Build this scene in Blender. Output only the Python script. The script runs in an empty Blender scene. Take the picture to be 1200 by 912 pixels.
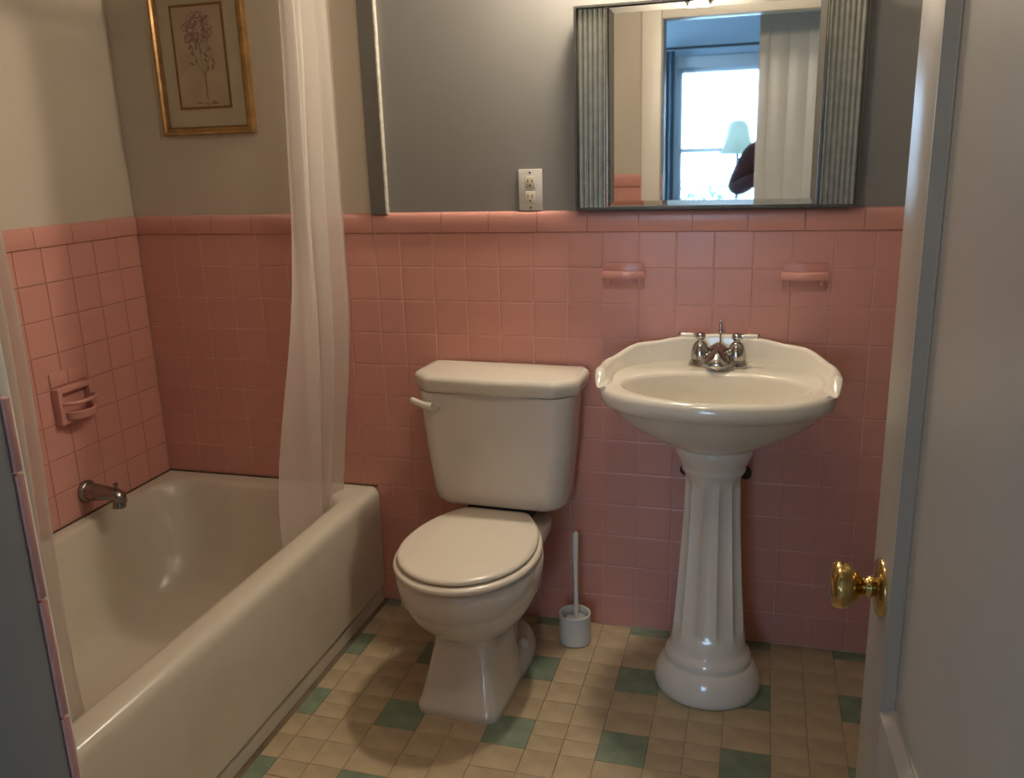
import bpy, bmesh, math, random
from mathutils import Vector, Matrix
random.seed(7)
SC = bpy.context.scene
COL = SC.collection

# ------------------------------------------------------------------ camera
cam_d = bpy.data.cameras.new('camera')
cam = bpy.data.objects.new('camera', cam_d); COL.objects.link(cam)
F_PX = 1014.73
cam_d.sensor_fit = 'HORIZONTAL'; cam_d.sensor_width = 36.0
cam_d.lens = F_PX / 1200.0 * 36.0
cam_d.clip_start = 0.02; cam_d.clip_end = 200
cam.location = (2.10924, -2.60150, 1.54161)
cam.rotation_euler = (math.radians(74.890), math.radians(1.7056), math.radians(15.765))
SC.camera = cam

# ------------------------------------------------------------------ world, exposure
SC.view_settings.view_transform = 'Standard'
SC.view_settings.look = 'None'
SC.view_settings.exposure = 0.0
SC.view_settings.gamma = 1.0
SC.view_settings.use_curve_mapping = False
W = bpy.data.worlds.new('sky'); SC.world = W; W.use_nodes = True
bg = W.node_tree.nodes['Background']
bg.inputs['Color'].default_value = (0.50, 0.74, 1.0, 1)
SKY = 17.0
bg.inputs['Strength'].default_value = SKY
LAMP_E = 335.0          # emission of the wall lamp globe
CEIL_E = 60.0          # emission of the ceiling lamp globe
LAMP_C = (1.0, 0.86, 0.68)
# sky light portal in the bedroom window opening (guides sampling only)
pl = bpy.data.lights.new('window_portal', 'AREA'); pl.shape = 'RECTANGLE'; pl.size = 0.94; pl.size_y = 1.38
pl.cycles.is_portal = True
plo = bpy.data.objects.new('window_portal', pl); COL.objects.link(plo)
plo.location = (1.69, -5.84, 1.41); plo.rotation_euler = (math.radians(90), 0, 0)

pl2 = bpy.data.lights.new('window_portal', 'AREA'); pl2.shape = 'RECTANGLE'; pl2.size = 1.2; pl2.size_y = 1.5  # portal for the added side window
pl2.cycles.is_portal = True
plo2 = bpy.data.objects.new('window_portal', pl2); COL.objects.link(plo2)
plo2.location = (-0.59, -4.85, 1.5); plo2.rotation_euler = (0, math.radians(-90), 0)

# ------------------------------------------------------------------ materials
def mat(name, col, rough=0.5, metal=0.0, var=0.0, scale=8.0, bump=0.0, bscale=60.0, rand=0.0, coat=0.0, col2=None, fac=(0.45, 0.65), spec=0.5):
    m = bpy.data.materials.new(name); m.use_nodes = True
    nt = m.node_tree; N = nt.nodes; L = nt.links; b = N['Principled BSDF']
    b.inputs['Roughness'].default_value = rough; b.inputs['Metallic'].default_value = metal
    b.inputs['Coat Weight'].default_value = coat; b.inputs['Coat Roughness'].default_value = 0.08
    b.inputs['Specular IOR Level'].default_value = spec
    c = (*col, 1)
    b.inputs['Base Color'].default_value = c
    tc = N.new('ShaderNodeTexCoord'); out = None
    if var > 0 or col2:
        n = N.new('ShaderNodeTexNoise'); n.inputs['Scale'].default_value = scale; n.inputs['Detail'].default_value = 5
        L.new(tc.outputs['Object'], n.inputs['Vector'])
        r = N.new('ShaderNodeValToRGB'); L.new(n.outputs['Fac'], r.inputs['Fac'])
        r.color_ramp.elements[0].position = fac[0] - 0.15 if not col2 else fac[0]
        r.color_ramp.elements[1].position = fac[1] + 0.1 if not col2 else fac[1]
        if col2:
            r.color_ramp.elements[0].color = c; r.color_ramp.elements[1].color = (*col2, 1)
        else:
            r.color_ramp.elements[0].color = tuple(x * (1 - var) for x in col) + (1,)
            r.color_ramp.elements[1].color = tuple(min(1, x * (1 + var)) for x in col) + (1,)
        out = r.outputs['Color']
    if rand > 0:
        oi = N.new('ShaderNodeObjectInfo'); mr = N.new('ShaderNodeMapRange')
        mr.inputs['To Min'].default_value = 1 - rand; mr.inputs['To Max'].default_value = 1 + rand
        L.new(oi.outputs['Random'], mr.inputs['Value'])
        h = N.new('ShaderNodeHueSaturation'); h.inputs['Color'].default_value = c
        if out: L.new(out, h.inputs['Color'])
        L.new(mr.outputs['Result'], h.inputs['Value']); out = h.outputs['Color']
    if out: L.new(out, b.inputs['Base Color'])
    if bump > 0:
        n2 = N.new('ShaderNodeTexNoise'); n2.inputs['Scale'].default_value = bscale; n2.inputs['Detail'].default_value = 3
        L.new(tc.outputs['Object'], n2.inputs['Vector'])
        bp = N.new('ShaderNodeBump'); bp.inputs['Strength'].default_value = bump; bp.inputs['Distance'].default_value = 0.01
        L.new(n2.outputs['Fac'], bp.inputs['Height']); L.new(bp.outputs['Normal'], b.inputs['Normal'])
    return m

M = {}
M['paint'] = mat('wall_paint', (0.215, 0.205, 0.19), 0.6, var=0.05, scale=3, bump=0.03, bscale=90)
M['paint_beige'] = mat('beige_paint', (0.52, 0.455, 0.36), 0.6, var=0.05, scale=3, bump=0.03, bscale=90)
M['ceiling'] = mat('ceiling_paint', (0.55, 0.52, 0.47), 0.7, var=0.03)
M['tile'] = mat('pink_tile_glaze', (0.60, 0.285, 0.235), 0.28, var=0.04, scale=9, bump=0.015, bscale=14, rand=0.02)
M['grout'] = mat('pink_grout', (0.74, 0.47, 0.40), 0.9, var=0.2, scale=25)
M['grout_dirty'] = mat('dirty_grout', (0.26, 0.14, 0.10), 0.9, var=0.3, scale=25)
M['porcelain'] = mat('white_porcelain', (0.68, 0.63, 0.56), 0.12, var=0.02, scale=4, coat=0.3)
M['porcelain_warm'] = mat('cream_porcelain', (0.66, 0.615, 0.52), 0.13, var=0.02, scale=4, coat=0.3)
M['seat'] = mat('seat_plastic', (0.76, 0.69, 0.58), 0.22)
M['caulk'] = mat('old_caulk', (0.10, 0.06, 0.035), 0.7, var=0.3, scale=40)
M['tub'] = mat('tub_enamel', (0.62, 0.57, 0.46), 0.25, var=0.05, scale=3, col2=(0.54, 0.47, 0.36), fac=(0.5, 0.8))
M['chrome'] = mat('chrome', (0.46, 0.445, 0.42), 0.12, 1.0)
M['chrome_dark'] = mat('tarnished_chrome', (0.34, 0.32, 0.30), 0.22, 1.0, var=0.2, scale=30)
M['brass'] = mat('polished_brass', (0.50, 0.35, 0.13), 0.16, 1.0, var=0.12, scale=20)
M['gold'] = mat('gilt_wood', (0.38, 0.21, 0.075), 0.35, 0.55, var=0.25, scale=30)
M['gold_dark'] = mat('dark_gilt', (0.20, 0.10, 0.035), 0.45, 0.3, var=0.2, scale=30)
M['mat_board'] = mat('cream_mat_board', (0.42, 0.35, 0.25), 0.8, var=0.05, scale=12)
M['paper'] = mat('aged_paper', (0.40, 0.30, 0.20), 0.8, var=0.12, scale=10)
M['ink_purple'] = mat('print_purple', (0.24, 0.14, 0.12), 0.8, var=0.2, scale=60)
M['ink_green'] = mat('print_stem', (0.22, 0.16, 0.10), 0.8)
M['trim'] = mat('grey_trim_paint', (0.115, 0.105, 0.088), 0.5, var=0.08, scale=12)
M['trim_edge'] = mat('chipped_lit_edge_paint', (0.46, 0.43, 0.37), 0.6, var=0.3, scale=60)  # chipped white edge, with light from the lamp side put into its colour
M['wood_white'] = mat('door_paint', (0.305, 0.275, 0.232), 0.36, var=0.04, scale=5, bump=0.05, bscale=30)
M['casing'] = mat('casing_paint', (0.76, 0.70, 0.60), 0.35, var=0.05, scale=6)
M['jamb'] = mat('shaded_jamb_paint', (0.24, 0.235, 0.23), 0.45, var=0.05, scale=6)  # darker than the casing: shade on the left jamb is in the colour
M['outlet'] = mat('outlet_plate', (0.58, 0.55, 0.50), 0.35)
M['ivory'] = mat('ivory_plastic', (0.62, 0.56, 0.43), 0.4)
M['black'] = mat('dark_slot', (0.03, 0.028, 0.025), 0.6)
M['mirror'] = mat('mirror_silver', (0.88, 0.90, 0.90), 0.02, 1.0)
M['mirror_old'] = mat('fluted_mirror', (0.25, 0.245, 0.20), 0.34, 0.7, var=0.15, scale=40)
M['frame_dark'] = mat('tarnished_frame', (0.07, 0.066, 0.055), 0.5, 0.5)
M['vinyl'] = mat('beige_vinyl', (0.44, 0.35, 0.225), 0.42, var=0.2, scale=9, rand=0.03)
M['vinyl_green'] = mat('green_vinyl', (0.185, 0.24, 0.17), 0.45, var=0.22, scale=18, rand=0.10)
M['floor_joint'] = mat('floor_joint', (0.17, 0.13, 0.08), 0.9, var=0.4, scale=6)
M['brush'] = mat('brush_plastic', (0.70, 0.70, 0.68), 0.35)
M['brush_grey'] = mat('brush_bristle', (0.42, 0.42, 0.42), 0.8)
M['blue_wall'] = mat('bedroom_paint', (0.56, 0.71, 0.85), 0.7, var=0.04, scale=3)
M['bed_floor'] = mat('bedroom_floorboards', (0.42, 0.34, 0.26), 0.4, var=0.2, scale=4)
M['lampshade'] = None
M['sash'] = mat('white_sash_paint', (0.72, 0.76, 0.80), 0.4)
M['dark_metal'] = mat('lamp_pole_metal', (0.06, 0.06, 0.065), 0.4, 0.6)
M['jacket'] = mat('maroon_jacket', (0.075, 0.028, 0.032), 0.85, var=0.25, scale=30)
def person_mat():
    m = mat('person_clothes', (0.075, 0.028, 0.032), 0.85); N = m.node_tree.nodes; L = m.node_tree.links
    tc = N.new('ShaderNodeTexCoord'); sx = N.new('ShaderNodeSeparateXYZ'); L.new(tc.outputs['Object'], sx.inputs[0])
    mr = N.new('ShaderNodeMapRange'); mr.inputs['From Max'].default_value = 2.0; L.new(sx.outputs['Z'], mr.inputs['Value'])
    r = N.new('ShaderNodeValToRGB'); r.color_ramp.interpolation = 'CONSTANT'; e = r.color_ramp.elements
    e[0].position = 0.0; e[0].color = (0.03, 0.025, 0.02, 1); e[1].position = 0.05; e[1].color = (0.03, 0.035, 0.05, 1)
    for p_, c_ in ((0.475, (0.075, 0.028, 0.032, 1)), (0.775, (0.42, 0.24, 0.16, 1))):
        x_ = e.new(p_); x_.color = c_
    L.new(mr.outputs['Result'], r.inputs['Fac']); L.new(r.outputs['Color'], N['Principled BSDF'].inputs['Base Color']); return m
M['person'] = person_mat()
M['jeans'] = mat('dark_trousers', (0.03, 0.035, 0.05), 0.85, var=0.2, scale=40)
M['skin'] = mat('skin', (0.42, 0.24, 0.16), 0.5, var=0.04)
M['hair'] = mat('dark_hair', (0.03, 0.02, 0.015), 0.55, var=0.3, scale=60)
M['shoe'] = mat('shoe_leather', (0.03, 0.025, 0.02), 0.4)
M['drape'] = mat('blue_grey_drape', (0.20, 0.27, 0.34), 0.8, var=0.1, scale=12)
M['leaf'] = mat('shrub_leaf', (0.10, 0.20, 0.13), 0.6, var=0.3, scale=12)
M['ground'] = mat('outside_ground', (0.25, 0.30, 0.22), 0.9, var=0.2, scale=2)

def sheer(name, col, transp, transl):
    m = bpy.data.materials.new(name); m.use_nodes = True; nt = m.node_tree; N = nt.nodes; L = nt.links
    for n in list(N):
        if n.type != 'OUTPUT_MATERIAL': N.remove(n)
    o = [n for n in N if n.type == 'OUTPUT_MATERIAL'][0]
    d = N.new('ShaderNodeBsdfDiffuse'); t = N.new('ShaderNodeBsdfTranslucent'); tr = N.new('ShaderNodeBsdfTransparent')
    tc = N.new('ShaderNodeTexCoord'); nz = N.new('ShaderNodeTexNoise'); nz.inputs['Scale'].default_value = 120
    mp = N.new('ShaderNodeMapping'); mp.inputs['Scale'].default_value = (1, 1, 0.15)
    L.new(tc.outputs['Object'], mp.inputs['Vector']); L.new(mp.outputs['Vector'], nz.inputs['Vector'])
    r = N.new('ShaderNodeValToRGB'); r.color_ramp.elements[0].color = tuple(c * .93 for c in col) + (1,); r.color_ramp.elements[1].color = (*col, 1)
    L.new(nz.outputs['Fac'], r.inputs['Fac']); L.new(r.outputs['Color'], d.inputs['Color']); L.new(r.outputs['Color'], t.inputs['Color'])
    m1 = N.new('ShaderNodeMixShader'); m1.inputs[0].default_value = transl; L.new(d.outputs[0], m1.inputs[1]); L.new(t.outputs[0], m1.inputs[2])
    m2 = N.new('ShaderNodeMixShader'); m2.inputs[0].default_value = transp; L.new(m1.outputs[0], m2.inputs[1]); L.new(tr.outputs[0], m2.inputs[2])
    L.new(m2.outputs[0], o.inputs['Surface'])
    return m
M['curtain'] = sheer('sheer_curtain', (0.80, 0.74, 0.67), 0.36, 0.42)
M['lampshade'] = sheer('pale_lampshade', (0.88, 0.92, 0.80), 0.05, 0.75)

def glassy(name):
    m = bpy.data.materials.new(name); m.use_nodes = True; nt = m.node_tree; N = nt.nodes; L = nt.links
    for n in list(N):
        if n.type != 'OUTPUT_MATERIAL': N.remove(n)
    o = [n for n in N if n.type == 'OUTPUT_MATERIAL'][0]
    g = N.new('ShaderNodeBsdfGlossy'); g.inputs['Roughness'].default_value = 0.02
    tr = N.new('ShaderNodeBsdfTransparent'); tr.inputs['Color'].default_value = (0.93, 0.96, 0.98, 1)
    fr = N.new('ShaderNodeFresnel'); fr.inputs['IOR'].default_value = 1.3
    mx = N.new('ShaderNodeMixShader'); L.new(fr.outputs[0], mx.inputs[0]); L.new(tr.outputs[0], mx.inputs[1]); L.new(g.outputs[0], mx.inputs[2])
    L.new(mx.outputs[0], o.inputs['Surface']); return m
M['glass'] = glassy('window_glass')

def emit(name, col, s):
    m = bpy.data.materials.new(name); m.use_nodes = True
    b = m.node_tree.nodes['Principled BSDF']
    b.inputs['Base Color'].default_value = (0.8, 0.75, 0.65, 1)
    b.inputs['Emission Color'].default_value = (*col, 1); b.inputs['Emission Strength'].default_value = s
    return m
M['globe'] = emit('lit_globe', LAMP_C, LAMP_E)
M['globe_ceiling'] = emit('lit_ceiling_globe', LAMP_C, CEIL_E)

# ------------------------------------------------------------------ helpers
def tag(o, label=None, cat=None, group=None, kind=None):
    if label: o['label'] = label
    if cat: o['category'] = cat
    if group: o['group'] = group
    if kind: o['kind'] = kind
    return o
def empty(name, loc, label=None, cat=None, group=None, rz=0.0):
    o = bpy.data.objects.new(name, None); COL.objects.link(o); o.location = loc; o.rotation_euler = (0, 0, rz)
    o.empty_display_size = 0.05
    return tag(o, label, cat, group)
def link(name, me, m, parent=None, loc=None, rz=None):
    o = bpy.data.objects.new(name, me); COL.objects.link(o)
    if m is not None and not me.materials: me.materials.append(M[m])
    if parent: o.parent = parent
    if loc: o.location = loc
    if rz is not None: o.rotation_euler = (0, 0, rz)
    return o
def bm_mesh(bm, smooth=False, ang=None):
    bmesh.ops.recalc_face_normals(bm, faces=bm.faces)
    me = bpy.data.meshes.new('m'); bm.to_mesh(me); bm.free()
    if smooth:
        for p in me.polygons: p.use_smooth = True
        if ang: me.set_sharp_from_angle(angle=math.radians(ang))
    return me
def add_box(bm, lo, hi, bevel=0.0, seg=2):
    lo = Vector(lo); hi = Vector(hi)
    r = bmesh.ops.create_cube(bm, size=1.0); vs = r['verts']
    for v in vs:
        v.co = Vector([(lo[i] + hi[i]) / 2 + v.co[i] * (hi[i] - lo[i]) for i in range(3)])
    if bevel > 0:
        es = list({e for v in vs for e in v.link_edges})
        bmesh.ops.bevel(bm, geom=es, offset=bevel, segments=seg, affect='EDGES', profile=0.5)
def box(name, lo, hi, m, parent=None, bevel=0.0, seg=2, kind=None, smooth=None):
    bm = bmesh.new(); add_box(bm, lo, hi, bevel, seg)
    me = bm_mesh(bm, bevel > 0, 40)
    o = link(name, me, m, parent)
    if kind: o['kind'] = kind
    return o
def boxes(name, lst, m, parent=None, kind=None):
    bm = bmesh.new()
    for lo, hi in lst: add_box(bm, lo, hi)
    o = link(name, bm_mesh(bm), m, parent)
    if kind: o['kind'] = kind
    return o
def loft_mesh(rings, close_start=True, close_end=True, closed=True, smooth=True, ang=50):
    bm = bmesh.new(); R = [[bm.verts.new(p) for p in r] for r in rings]; n = len(R[0])
    for a, b in zip(R[:-1], R[1:]):
        for i in range(n if closed else n - 1):
            j = (i + 1) % n
            try: bm.faces.new((a[i], a[j], b[j], b[i]))
            except ValueError: pass
    if close_start and closed: bm.faces.new(R[0])
    if close_end and closed: bm.faces.new(list(reversed(R[-1])))
    return bm_mesh(bm, smooth, ang)
def loft(name, rings, m, parent=None, cs=True, ce=True, closed=True, smooth=True, ang=50):
    return link(name, loft_mesh(rings, cs, ce, closed, smooth, ang), m, parent)
def circ(c, r, n=32, axis='z', ry=None, ph=0.0):
    out = []
    for i in range(n):
        a = ph + 2 * math.pi * i / n; p, q = r * math.cos(a), (ry or r) * math.sin(a)
        if axis == 'z': out.append((c[0] + p, c[1] + q, c[2]))
        elif axis == 'y': out.append((c[0] + p, c[1], c[2] + q))
        else: out.append((c[0], c[1] + p, c[2] + q))
    return out
def lathe(name, prof, c, m, parent=None, n=32, axis='z', sgn=1, cs=True, ce=True, ang=50):
    """prof: (radius, offset along axis)"""
    rings = []
    for r, h in prof:
        cc = list(c); cc['xyz'.index(axis)] += h * sgn
        rings.append(circ(cc, max(r, 1e-4), n, axis))
    return loft(name, rings, m, parent, cs, ce, True, True, ang)
def tube_mesh(path, rad, n=12, caps=True):
    pts = [Vector(p) for p in path]; rings = []
    up = Vector((0, 0, 1))
    for i, p in enumerate(pts):
        t = (pts[min(i + 1, len(pts) - 1)] - pts[max(i - 1, 0)]).normalized()
        s = t.cross(up)
        if s.length < 1e-3: s = t.cross(Vector((1, 0, 0)))
        s.normalize(); u = s.cross(t)
        r = rad[i] if isinstance(rad, (list, tuple)) else rad
        rings.append([p + s * r * math.cos(2 * math.pi * k / n) + u * r * math.sin(2 * math.pi * k / n) for k in range(n)])
    return loft_mesh(rings, caps, caps)
def tube(name, path, rad, m, parent=None, n=12):
    return link(name, tube_mesh(path, rad, n), m, parent)
def rrect(x0, x1, y0, y1, r, z, k=8):
    r = min(r, (x1 - x0) / 2 - 1e-4, (y1 - y0) / 2 - 1e-4); out = []
    for cx, cy, a0 in ((x1 - r, y1 - r, 0), (x0 + r, y1 - r, 90), (x0 + r, y0 + r, 180), (x1 - r, y0 + r, 270)):
        for i in range(k):
            a = math.radians(a0 + 90 * i / (k - 1)); out.append((cx + r * math.cos(a), cy + r * math.sin(a), z))
    return out

# ------------------------------------------------------------------ the room
P = 0.1095                  # wall tile pitch
ZW = 12 * P                 # top of square tiles
ZC = 1.376                  # top of the cap tiles
XR = 2.62                   # right wall
YE = -2.10                  # inner face of the entry wall
ZT = 2.45
TH = 0.007                  # tile thickness in front of the grout bed

floor = box('floor', (-0.1, YE - 0.12, -0.1), (XR + 0.1, 0.1, -0.0035), 'floor_joint', kind='structure')
ceil_ = box('ceiling', (-0.1, YE, ZT), (XR + 0.1, 0.1, ZT + 0.1), 'ceiling', kind='structure')
wb = box('wall_back', (-0.1, 0.0035, -0.1), (XR + 0.1, 0.12, ZT), 'paint', kind='structure')
wl = box('wall_left', (-0.12, YE, -0.1), (-0.0035, 0.0035, ZT), 'paint_beige', kind='structure')
wr = box('wall_right', (XR, YE, -0.1), (XR + 0.12, 0.0035, ZT), 'paint', kind='structure')
# block closing the near end of the tub
wt = box('wall_tub_end', (-0.0035, YE, -0.1), (0.86, -1.535, ZT), 'paint', kind='structure')
DX0, DX1, DZ = 1.56, 2.345, 2.115   # doorway
boxes('wall_front', [((-0.1, YE - 0.12, -0.1), (DX0 - 0.02, YE, 2.6)), ((DX1 + 0.02, YE - 0.12, -0.1), (4.1, YE, 2.6)),
                     ((DX0 - 0.02, YE - 0.12, DZ + 0.02), (DX1 + 0.02, YE, 2.6))], 'paint_beige', kind='structure')
wf = bpy.data.objects['wall_front']

# --- wall tiles
def tile_mesh(w, h, t=TH + 0.0015, b=0.0022, axis='y'):
    """square tile, glazed face looking to -y, centred, pillow edge"""
    rings = []
    for ins, d in ((0, 0.004), (0, -t + 0.0035 + b * 0.8), (b * 0.45, -t + 0.0035 + b * 0.2), (b * 1.3, -t + 0.0035)):
        x, z = w / 2 - ins, h / 2 - ins
        rings.append([(-x, d, -z), (x, d, -z), (x, d, z), (-x, d, z)])
    return loft_mesh(rings, False, True, True, False)
TM = {}
def tile(parent, wall, a0, a1, z0, z1, name='wall_tile', g=0.0017):
    w, h = round(a1 - a0 - g, 4), round(z1 - z0 - g, 4)
    key = (w, h)
    if key not in TM:
        TM[key] = tile_mesh(w, h); TM[key].materials.append(M['tile'])
    o = bpy.data.objects.new(name, TM[key]); COL.objects.link(o); o.parent = parent
    m_, z = (a0 + a1) / 2, (z0 + z1) / 2
    j = lambda s: random.uniform(-s, s)
    if wall == 'back': o.location = (m_, 0.0015, z); o.rotation_euler = (j(.0012), 0, j(.0012))
    elif wall == 'left': o.location = (-0.0015, m_, z); o.rotation_euler = (0, j(.0012), math.radians(90) + j(.0012))
    elif wall == 'front': o.location = (m_, YE - 0.0015, z); o.rotation_euler = (0, 0, math.radians(180))
    elif wall == 'right': o.location = (XR + 0.0015, m_, z); o.rotation_euler = (0, 0, math.radians(-90))
    return o
box('grout_bed', (0, -0.0017, 0), (XR, 0.006, ZC - 0.004), 'grout', wb)
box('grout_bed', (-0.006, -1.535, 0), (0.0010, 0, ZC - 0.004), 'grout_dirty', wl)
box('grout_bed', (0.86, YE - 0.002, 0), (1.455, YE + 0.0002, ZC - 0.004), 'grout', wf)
XC0 = 0.9935
cols = [0.0035 + 0.085]                     # joints along the back wall
xs = [0.004]
x = XC0 - 0.0855
back_left = []
while x > 0.06: back_left.append(x); x -= P
xs = [0.004] + sorted(back_left) + [XC0 + k * P for k in range(0, 15)]
xs = [v for v in xs if v < XR - 0.02] + [XR - 0.003]
for r in range(12):
    z1 = ZW - r * P; z0 = z1 - P
    for a0, a1 in zip(xs[:-1], xs[1:]):
        if a1 < 0.87 and z1 < 0.43: continue
        tile(wb, 'back', a0, a1, max(z0, 0.002), z1)
ys = [-0.004 - k * P for k in range(0, 15)]
for r in range(9):
    z1 = ZW - r * P; z0 = z1 - P
    for a0, a1 in zip(ys[:-1], ys[1:]):
        if a0 < -1.40: continue
        tile(wl, 'left', a1, a0, z0, z1)
for r in range(12):
    z1 = ZW - r * P
    for k in range(5):
        tile(wf, 'front', 1.452 - (k + 1) * P, 1.452 - k * P, max(z1 - P, 0.002), z1)
# cap (bullnose) tiles
CAPM = {}
def cap_mesh(L):
    prof = [(0.004, -0.031), (-0.0095, -0.031), (-0.0105, -0.0295), (-0.0105, 0.012), (-0.0095, 0.020), (-0.0065, 0.0265), (-0.002, 0.030), (0.004, 0.031)]
    bm = bmesh.new(); n = len(prof)
    R = [[bm.verts.new((s * L / 2, y, z)) for y, z in prof] for s in (-1, 1)]
    for i in range(n - 1): bm.faces.new((R[0][i], R[0][i + 1], R[1][i + 1], R[1][i]))
    bm.faces.new(R[0]); bm.faces.new(list(reversed(R[1])))
    me = bm_mesh(bm, True, 35); me.materials.append(M['tile']); return me
def cap(parent, wall, a0, a1):
    L = round(a1 - a0 - 0.0017, 4)
    if L not in CAPM: CAPM[L] = cap_mesh(L)
    o = bpy.data.objects.new('cap_tile', CAPM[L]); COL.objects.link(o); o.parent = parent
    m_ = (a0 + a1) / 2; z = ZC - 0.031
    if wall == 'back': o.location = (m_, 0, z)
    elif wall == 'left': o.location = (0, m_, z); o.rotation_euler = (0, 0, math.radians(90))
    else: o.location = (m_, YE, z); o.rotation_euler = (0, 0, math.radians(180))
cj = [0.012, 0.155, 0.31, 0.465, 0.62, 0.762, 0.905, 1.14] + [1.295 + 0.155 * k for k in range(0, 9)]
cj = [v for v in cj if v < XR - 0.03] + [XR - 0.004]
for a, b in zip(cj[:-1], cj[1:]): cap(wb, 'back', a, b)
cy = [-0.002 - 0.155 * k for k in range(0, 10)]
for a, b in zip(cy[:-1], cy[1:]): cap(wl, 'left', b, a)
for k in range(4): cap(wf, 'front', 1.452 - 0.155 * (k + 1), 1.452 - 0.155 * k)

# --- floor pieces: 0.3175 m sheets, green centre square, beige surround
FM = {}
def fpiece(x0, x1, y0, y1, green):
    x0 = max(x0, 0.866)
    y1 = min(y1, -0.002)
    if x1 - x0 < 0.01 or y1 - y0 < 0.01: return
    g = 0.0011; w, d = round(x1 - x0 - g, 4), round(y1 - y0 - g, 4); key = (w, d, green)
    if key not in FM:
        bm = bmesh.new(); b = 0.0006
        rings = [[(-w / 2 + i, -d / 2 + i, z), (w / 2 - i, -d / 2 + i, z), (w / 2 - i, d / 2 - i, z), (-w / 2 + i, d / 2 - i, z)] for i, z in ((0, -0.004), (0, -b), (b, 0))]
        bm.free(); FM[key] = loft_mesh(rings, False, True, True, False); FM[key].materials.append(M['vinyl_green' if green else 'vinyl'])
    o = bpy.data.objects.new('floor_tile', FM[key]); COL.objects.link(o); o.parent = floor
    o.location = ((x0 + x1) / 2, (y0 + y1) / 2, random.uniform(-0.0002, 0.0002))
S = 0.3175; GS = 0.127; RG = (S - GS) / 2
for i in range(-1, 6):
    for j in range(-1, 4):
        X0 = 1.016 + i * S; Y1 = -0.462 + (1 - j) * S
        if X0 > 2.5 or Y1 - S < -1.12: continue
        xa, xb, xc_, xd = X0, X0 + RG, X0 + RG + GS, X0 + S
        ya, yb, yc, yd = Y1, Y1 - RG, Y1 - RG - GS, Y1 - S
        ym = (yb + yc) / 2
        fpiece(xb, xc_, yc, yb, True)
        fpiece(xa, xb, yb, ya, False); fpiece(xc_, xd, yb, ya, False); fpiece(xa, xb, yd, yc, False); fpiece(xc_, xd, yd, yc, False)
        fpiece(xb, xc_, yb, ya, False); fpiece(xb, xc_, yd, yc, False)
        for p0, p1 in ((xa, xb), (xc_, xd)):
            fpiece(p0, p1, ym, yb, False); fpiece(p0, p1, yc, ym, False)
box('floor_sheet', (0.862, YE - 0.12, -0.004), (XR, -1.098 - 0.0, -0.0004), 'vinyl', floor)

# --- vertical grey strip on the back wall
box('alcove_paint', (-0.003, 0.0005, ZC - 0.01), (0.9065, 0.005, ZT), 'paint_beige', wb)
tr1 = box('trim_1', (0.906, -0.016, ZC - 0.003), (0.957, 0.0045, ZT), 'trim', kind='structure')
box('painted_edge', (0.957, -0.0155, ZC - 0.003), (0.9615, 0.0045, ZT), 'trim_edge', tr1)

# --- entry door casing and jamb
tr2 = empty('trim_2', (DX0, YE, 0)); tr2['kind'] = 'structure'
def ch(o, parent):
    o.parent = parent; o.matrix_parent_inverse = Matrix.Translation(parent.location).inverted(); return o
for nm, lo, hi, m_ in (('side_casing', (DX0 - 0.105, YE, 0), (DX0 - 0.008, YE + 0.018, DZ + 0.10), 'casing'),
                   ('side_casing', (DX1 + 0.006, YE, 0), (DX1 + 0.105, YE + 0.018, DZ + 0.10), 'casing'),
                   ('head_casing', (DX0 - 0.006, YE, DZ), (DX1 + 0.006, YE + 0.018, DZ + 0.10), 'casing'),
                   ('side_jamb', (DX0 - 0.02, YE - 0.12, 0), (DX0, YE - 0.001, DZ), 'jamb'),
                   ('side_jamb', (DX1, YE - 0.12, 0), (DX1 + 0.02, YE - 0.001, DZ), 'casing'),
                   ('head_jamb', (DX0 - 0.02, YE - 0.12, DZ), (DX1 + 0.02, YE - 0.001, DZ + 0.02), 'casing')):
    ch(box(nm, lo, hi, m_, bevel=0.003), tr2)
for k in range(13):   # pink edging tiles lining the jamb
    z0, z1 = k * P + 0.001, min((k + 1) * P, ZC) - 0.001
    if z1 > z0: ch(box('edge_tile', (DX0 - 0.006, YE - 0.001, z0), (DX0 + 0.0015, YE + 0.0065, z1), 'tile', bevel=0.0012), tr2)

# ------------------------------------------------------------------ wall lamp (just above the frame of the photo)
LPX, LPY, LPZ = 1.69, -0.12, 2.26
van = empty('wall_lamp', (LPX, 0, LPZ), 'lit round globe wall lamp above the mirror cabinet', 'lamp')
ch(lathe('backplate', [(0.062, 0), (0.062, 0.008), (0.05, 0.018), (0.02, 0.022)], (LPX, 0.0035, LPZ + 0.10), 'chrome', axis='y', sgn=-1, n=32), van)
ch(tube('arm', [(LPX, -0.015, LPZ + 0.10), (LPX, -0.07, LPZ + 0.105), (LPX, -0.105, LPZ + 0.10), (LPX, LPY, LPZ + 0.075)], 0.009, 'chrome'), van)
ch(lathe('lamp_holder', [(0.022, 0.085), (0.034, 0.075), (0.036, 0.048), (0.030, 0.044)], (LPX, LPY, LPZ), 'chrome', n=24), van)
rings = []
for i in range(17):
    a = math.pi * i / 16; rings.append(circ((LPX, LPY, LPZ - 0.062 * math.cos(a)), max(0.062 * math.sin(a), 1e-4), 32))
ch(loft('globe', rings, 'globe'), van)
ch(lathe('blocker_hood', [(0.020, 0.092), (0.05, 0.086), (0.074, 0.062), (0.086, 0.032), (0.0845, 0.031), (0.072, 0.060), (0.049, 0.083), (0.020, 0.088)], (LPX, LPY, LPZ), 'chrome', n=40, cs=False, ce=False), van)  # added to keep the globe's upward light off the ceiling

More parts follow.
